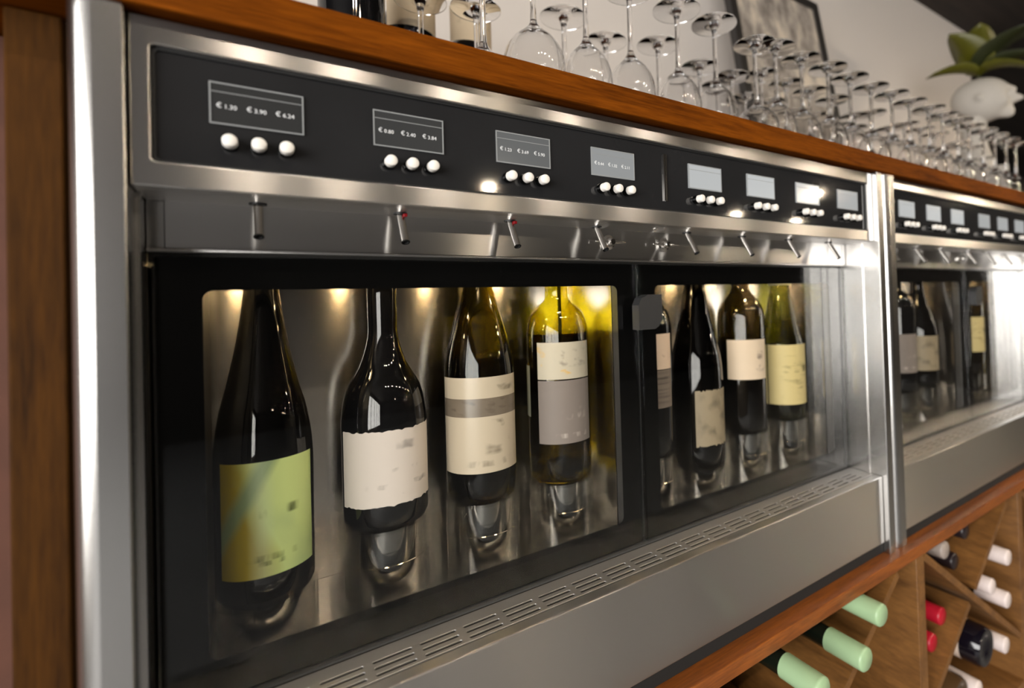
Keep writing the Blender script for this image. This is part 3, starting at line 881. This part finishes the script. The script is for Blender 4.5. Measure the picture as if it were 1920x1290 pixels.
def lipring(t, base):
    obj('lip_ring', lathe([(0.0172, -0.0640-base), (0.0192, -0.0635-base), (0.0192, -0.0590-base), (0.0172, -0.0585-base)], 36, closed=True), 'label_back', t)
cooler_bottle(BX[7], -0.2845, 0.0376, [(0.0158, -0.0600), (0.0162, -0.070), (0.0240, -0.108), (0.0305, -0.140), (0.0366, -0.165), (0.0376, -0.185), (0.0376, -0.21), (0.0376, -0.25)], 'glass_green',
              'green bottle with a tall straw-coloured label at the right end', [('label_straw', -178, -54, -0.2600, -0.1625, 0)], tops=lip, wine=(-0.16, 'wine_red'), parts=lipring)
RL = ['green-labelled bottle', 'black bottle with the torn white label', 'silver-banded olive bottle', 'grey-labelled yellow-green bottle', 'half hidden bottle by the handle',
      'mottled-label bottle', 'blush-labelled bottle', 'straw-labelled bottle']
for k, tp in enumerate((-0.3260, -0.2900, -0.2890, -0.2910, -0.2890, -0.3260, -0.2900, -0.2850)):
    riser(BX[k], tp, 'clear acrylic stand under the ' + RL[k])
# second dispenser
SH = [(0.0135, -0.03), (0.0138, -0.066), (0.0150, -0.078), (0.0235, -0.086), (0.0318, -0.0955), (0.0366, -0.112), (0.0376, -0.130), (0.0376, -0.18), (0.0376, -0.25)]
SB = [(0.0137, -0.04), (0.0138, -0.075), (0.0180, -0.100), (0.0270, -0.130), (0.0350, -0.160), (0.0376, -0.190), (0.0376, -0.25)]
for k, (x, sh, gl, lm, z0, z1, lab) in enumerate([
        (1.075, SB, 'glass_dark', 'label_pale', -0.262, -0.200, 'dark bottle with a low pale label, first to show in the second dispenser'),
        (1.172, SH, 'bottle_black', 'label_grey', -0.250, -0.170, 'black bottle with a grey label in the second dispenser'),
        (1.270, SB, 'glass_dark', 'label_mottled', -0.255, -0.180, 'dark bottle with a mottled label by the middle of the second dispenser'),
        (1.420, SH, 'glass_brown', 'label_blush', -0.200, -0.130, 'brown bottle with a blush label in the far door of the second dispenser'),
        (1.520, SH, 'glass_olive', 'label_straw', -0.235, -0.150, 'olive bottle with a straw label in the far door of the second dispenser')]):
    cooler_bottle(x, -0.2895, 0.0376, sh, gl, lab, [(lm, -185, -60, z0, z1, 0)], wine=(-0.16, 'wine_red'))
    riser(x, -0.2900, 'clear acrylic stand under the ' + lab.split(' in the')[0].split(',')[0].split(' by the')[0] + ', second dispenser')

# ------------------------------------------------------------------ upturned wine glasses on the counter
def glass_meshes(H, J, Rm, Rr, Rf, zm):
    """H total height, J bowl/stem junction, Rm widest bowl radius, Rr rim radius, Rf foot radius, zm height of widest part"""
    th = 0.0010
    outer = spline_prof([(Rr, 0.0), (Rr+(Rm-Rr)*0.62, zm*0.5), (Rm, zm), (Rm*0.93, zm+(J-zm)*0.38), (Rm*0.70, zm+(J-zm)*0.66), (Rm*0.36, zm+(J-zm)*0.86), (0.0068, J-0.001), (0.0042, J+0.006)], 5)
    inner = [(max(r-th, 0.0), z) for r, z in outer if z < J-0.012]
    top = inner[-1]
    prof = inner[:] + [(top[0]*0.5, J-0.0085), (0.0, J-0.0075)]
    bowl = lathe(list(reversed(prof)) + outer + [(0.0, J+0.006)], 40, deg=60)
    stem = lathe([(0.0, J+0.0062), (0.0042, J+0.0062), (0.0035, J+0.02), (0.0034, H-0.022), (0.0042, H-0.014), (0.0, H-0.014)], 16, deg=60)
    foot = lathe(spline_prof([(0.0, H-0.0138), (0.0042, H-0.0138), (0.0058, H-0.0070), (0.011, H-0.0036), (Rf*0.6, H-0.0024), (Rf, H-0.0018)], 4) + [(Rf, H-0.0004), (Rf-0.0008, H), (0.0, H-0.0008)], 40, deg=50)
    return bowl, stem, foot
GT = {'D': glass_meshes(0.226, 0.131, 0.0390, 0.030, 0.0370, 0.072), 'A': glass_meshes(0.224, 0.129, 0.0345, 0.027, 0.0365, 0.068), 'B': glass_meshes(0.200, 0.100, 0.0360, 0.029, 0.0345, 0.055),
      'C': glass_meshes(0.218, 0.084, 0.0280, 0.024, 0.0345, 0.045)}
ORD = ['first', 'second', 'third', 'fourth', 'fifth', 'sixth', 'seventh', 'eighth', 'ninth', 'tenth', 'eleventh', 'twelfth', 'thirteenth', 'fourteenth',
       'fifteenth', 'sixteenth', 'seventeenth', 'eighteenth', 'nineteenth', 'twentieth', 'twenty-first', 'twenty-second', 'twenty-third', 'twenty-fourth', 'twenty-fifth', 'twenty-sixth']
def wine_glass(x, y, kind, label):
    t = thing('wine_glass', label, 'glass', (x, y, CT+0.0002), 'upturned wine glasses on the counter', rot=(0, 0, random.uniform(0, 6)))
    for n, me in zip(('bowl', 'stem', 'foot'), GT[kind]): obj(n, me, 'crystal_plate' if n == 'foot' else 'crystal', t)
front = [(0.2860, 0.150, 'C'), (0.3530, 0.152, 'D'), (0.4290, 0.150, 'A'), (0.5030, 0.150, 'A'), (0.595, 0.152, 'A'), (0.674, 0.150, 'A'), (0.745, 0.128, 'B'), (0.827, 0.150, 'A'), (0.906, 0.152, 'A')]
x = 0.986
while x < 2.07:
    front.append((x+random.uniform(-0.003, 0.003), 0.150+random.uniform(-0.004, 0.004), random.choice('AAAB'))); x += 0.0835
second = [(0.2516, 0.290, 'B'), (0.3220, 0.270, 'B'), (0.459, 0.262, 'A'), (0.556, 0.290, 'A'), (0.640, 0.252, 'A')]
x = 0.724
while x < 2.0:
    second.append((x+random.uniform(-0.003, 0.003), 0.238+random.uniform(-0.003, 0.003), random.choice('AAB'))); x += 0.0835
third = []
x = 0.775
while x < 1.95:
    third.append((x+random.uniform(-0.003, 0.003), 0.326+random.uniform(-0.003, 0.003), random.choice('AAC'))); x += 0.086
for nm, row in (('front row', front), ('second row from the edge', second), ('row behind the second', third)):
    for k, (gx, gy, kd) in enumerate(row):
        wine_glass(gx, gy, kd, 'upturned clear wine glass, %s from the left in the %s' % (ORD[k], nm))

# ------------------------------------------------------------------ black bottles standing behind the glasses
for bxp, byp, lz, lab in ((0.166, 0.420-0.143, 0.175, 'black bottle standing on the counter, leftmost of three, cream label'),
                          (0.2555, 0.372, 0.185, 'black bottle on the counter behind an upturned glass, middle of three'),
                          (0.365, 0.425, 0.215, 'black bottle on the counter with lettered cream label, rightmost of three')):
    t = thing('wine_bottle', lab, 'bottle', (bxp, byp, CT+0.0001), 'black bottles on the counter')
    R = 0.0375
    prof = [(0.0, 0.02), (R*0.6, 0.008), (R*0.85, 0.0), (R, 0.006)] + spline_prof([(R, 0.03), (R, 0.16), (R, 0.19), (R*0.85, 0.215), (0.018, 0.24), (0.0145, 0.255), (0.0143, 0.29)], 5) + [(0.0155, 0.291), (0.0155, 0.30), (0.0, 0.30)]
    obj('glass', lathe(prof, 44), 'bottle_black', t)
    a = math.degrees(math.atan2(-0.433-byp, 0.063-bxp))
    obj('label', patch_me(R+0.0004, a-75+25, a+75+25, lz, lz+0.09 if lz < 0.2 else lz+0.06), 'label_top', t)

# ------------------------------------------------------------------ framed picture leaning on the wall
LEAN = math.radians(9.5)
pc = thing('picture', 'black-framed grey abstract picture leaning against the wall behind the glasses', 'picture', (1.322, 0.405, CT+0.006), rot=(-LEAN, 0, 0.0))
PW, PH = 0.215, 0.71
obj('canvas', box_me(-PW+0.02, PW-0.02, 0.006, 0.014, 0.02, PH-0.02), 'painting', pc)
obj('frame', plate([rrect(-PW, PW, 0.0, PH, 0), rrect(-PW+0.026, PW-0.026, 0.026, PH-0.026, 0)], 0.0, 0.022, 'XZ', 0.001), 'frame_black', pc)

# ------------------------------------------------------------------ plaster bust with a leafy plant
BXc, BYc = 2.185, 0.312
bust = thing('plaster_bust', 'white plaster head sculpture on a block, looking to the right', 'sculpture', (BXc, BYc, CT+0.0005), rot=(0, 0, math.radians(-72)))
def head_me():
    bm = bmesh.new()
    bmesh.ops.create_icosphere(bm, subdivisions=5, radius=1.0)
    A = (0.118, 0.082, 0.104)
    bumps = [((0.98, 0, -0.14), 0.18, 0.044, (1, 1)), ((0.93, 0, 0.20), 0.18, 0.018, (1, 1)), ((0.97, 0, 0.03), 0.10, -0.016, (1, 1)), ((0.88, 0, -0.34), 0.10, -0.014, (1, 1)),
             ((0.84, 0, -0.47), 0.14, 0.012, (1, 1)), ((0.76, 0, -0.70), 0.20, 0.036, (1, 1)), ((0.88, 0.34, 0.02), 0.16, -0.028, (1, 1)), ((0.88, -0.34, 0.02), 0.16, -0.028, (1, 1)),
             ((0.86, 0.32, 0.24), 0.15, 0.010, (1, 1)), ((0.86, -0.32, 0.24), 0.15, 0.010, (1, 1)), ((0.75, 0.55, -0.28), 0.2, 0.008, (1, 1)), ((0.75, -0.55, -0.28), 0.2, 0.008, (1, 1)),
             ((-0.05, 0.98, -0.06), 0.12, 0.016, (1, 1)), ((-0.05, -0.98, -0.06), 0.12, 0.016, (1, 1)), ((-0.6, 0, -0.75), 0.35, -0.02, (1, 1)), ((-0.55, 0, 0.35), 0.6, 0.012, (1, 1))]
    for v in bm.verts:
        n = v.co.normalized()
        d = 0.0
        for c, s, h, _ in bumps:
            q = Vector(c).normalized()
            d += h*math.exp(-((n-q).length/s)**2/1.2)
        v.co = Vector((n.x*A[0], n.y*A[1], n.z*A[2])) + n*d
    return to_mesh(bm, smooth=True)
hd = obj('head', head_me(), 'plaster', bust, loc=(0.005, 0, 0.452))
hd.scale = (0.76, 0.76, 0.76)
obj('neck', lathe(spline_prof([(0.066, 0.20), (0.058, 0.235), (0.043, 0.29), (0.040, 0.34), (0.044, 0.39)], 4), 28), 'plaster', bust, loc=(-0.022, 0, 0))
obj('block', box_me(-0.10, 0.075, -0.085, 0.085, 0.0, 0.199, 0.004), 'plaster', bust)
plant = thing('leafy_plant', 'olive green plant with broad leaves growing above the white head', 'plant', (BXc, BYc, CT+0.548))
def leaf_me(L, Wd, bend):
    bm = bmesh.new()
    n = 10
    rows = []
    for i in range(n+1):
        t = i/n
        w = Wd*math.sin(PI*min(1, t**0.8))**0.55*(1-0.2*t) + 0.0015
        x = L*t; z = -bend*t*t*L
        rows.append([bm.verts.new((x, s*w/2, z+abs(s)*w*0.18)) for s in (-1, 0, 1)])
    for a, b in zip(rows[:-1], rows[1:]):
        for k in range(2): bm.faces.new((a[k], a[k+1], b[k+1], b[k]))
    r = bmesh.ops.extrude_face_region(bm, geom=bm.faces[:])
    for v in [g for g in r['geom'] if isinstance(g, bmesh.types.BMVert)]: v.co.z += 0.0012
    return to_mesh(bm, smooth=True)
obj('stem', tube_me([(0, 0, -0.022), (0.002, 0, -0.01), (0, 0.002, 0.008), (0.0, 0, 0.03)], [0.007, 0.006, 0.005, 0.004], 10), 'leaf_dark', plant)
for L, Wd, bend, rz, ry, mt, dz in ((0.185, 0.15, 0.25, 162, -60, 'leaf_olive', -0.006), (0.17, 0.13, 0.30, 205, -68, 'leaf_olive', 0.0), (0.15, 0.11, 0.5, 122, -34, 'leaf_olive', -0.006),
                                    (0.20, 0.12, 0.7, -62, -36, 'leaf_dark', 0.0), (0.20, 0.11, 0.8, -88, -16, 'leaf_olive', 0.0), (0.22, 0.12, 0.5, -48, -56, 'leaf_dark', 0.01),
                                    (0.17, 0.10, 0.4, 40, -50, 'leaf_dark', 0.01), (0.20, 0.12, 0.5, -112, -48, 'leaf_dark', 0.0)):
    obj('leaf', leaf_me(L, Wd, bend), mt, plant, loc=(0, 0, dz), rot=(0, math.radians(ry), math.radians(rz)))

# ------------------------------------------------------------------ pendant lamps of the room (seen mirrored in the steel and glass; one added for the countertop)
SHADE = lathe([(0.012, 0.10), (0.03, 0.095), (0.075, 0.02), (0.078, 0.0), (0.0755, 0.0), (0.0725, 0.018), (0.028, 0.088), (0.012, 0.092)], 28, closed=True)
BULB = lathe(spline_prof([(0.0, -0.030), (0.026, -0.022), (0.034, 0.0), (0.027, 0.024), (0.012, 0.045), (0.011, 0.06), (0.0, 0.061)], 5), 20)
CORD = lathe([(0.003, 0.10), (0.003, ZC-0.80-0.001)], 8)
for (x, y, lab) in ((1.505, -3.296, 'brass pendant lamp mirrored under the third display'), (4.30, -3.374, 'brass pendant lamp mirrored under the sixth display'),
                    (5.40, -3.416, 'brass pendant lamp mirrored under the seventh display'), (4.08, -2.242, 'brass pendant lamp mirrored in the seventh display'),
                    (5.6, -1.6, 'brass pendant lamp hanging at the far end of the bar'), (3.3, -0.95, 'brass pendant lamp hanging second from the left in the near row'),
                    (2.9, -0.85, 'added brass pendant lamp, leftmost in the near row, brightening the countertop'),  # added lamp, brightens the right end of the countertop
                    (4.3, -1.0, 'brass pendant lamp hanging rightmost in the near row')):
    t = thing('pendant_lamp', lab, 'lamp', (x, y, 0.80), 'pendant lamps in the room')
    obj('shade', SHADE, 'brass', t)
    obj('bulb', BULB, 'bulb', t)
    obj('cord', CORD, 'cord', t)

# recessed downlights over the bar (their mirror images are the upright streaks on the brushed steel)
RIM = lathe([(0.040, 0.0), (0.055, 0.0), (0.056, 0.004), (0.040, 0.012)], 28, closed=True)
DISC = lathe([(0.0, 0.0), (0.0395, 0.0), (0.0395, 0.004), (0.0, 0.004)], 28)
for k, x in enumerate((0.055, 0.34, 0.74, 1.30, 1.78, 2.45, 3.20)):
    t = thing('downlight', 'round recessed downlight, %s from the left in the row above the bar' % ORD[k], 'lamp', (x, -1.5, ZC-0.0125), 'downlights in the ceiling')
    obj('rim', RIM, 'brass', t)
    obj('lamp_disc', DISC, 'downlight', t, loc=(0, 0, 0.006))
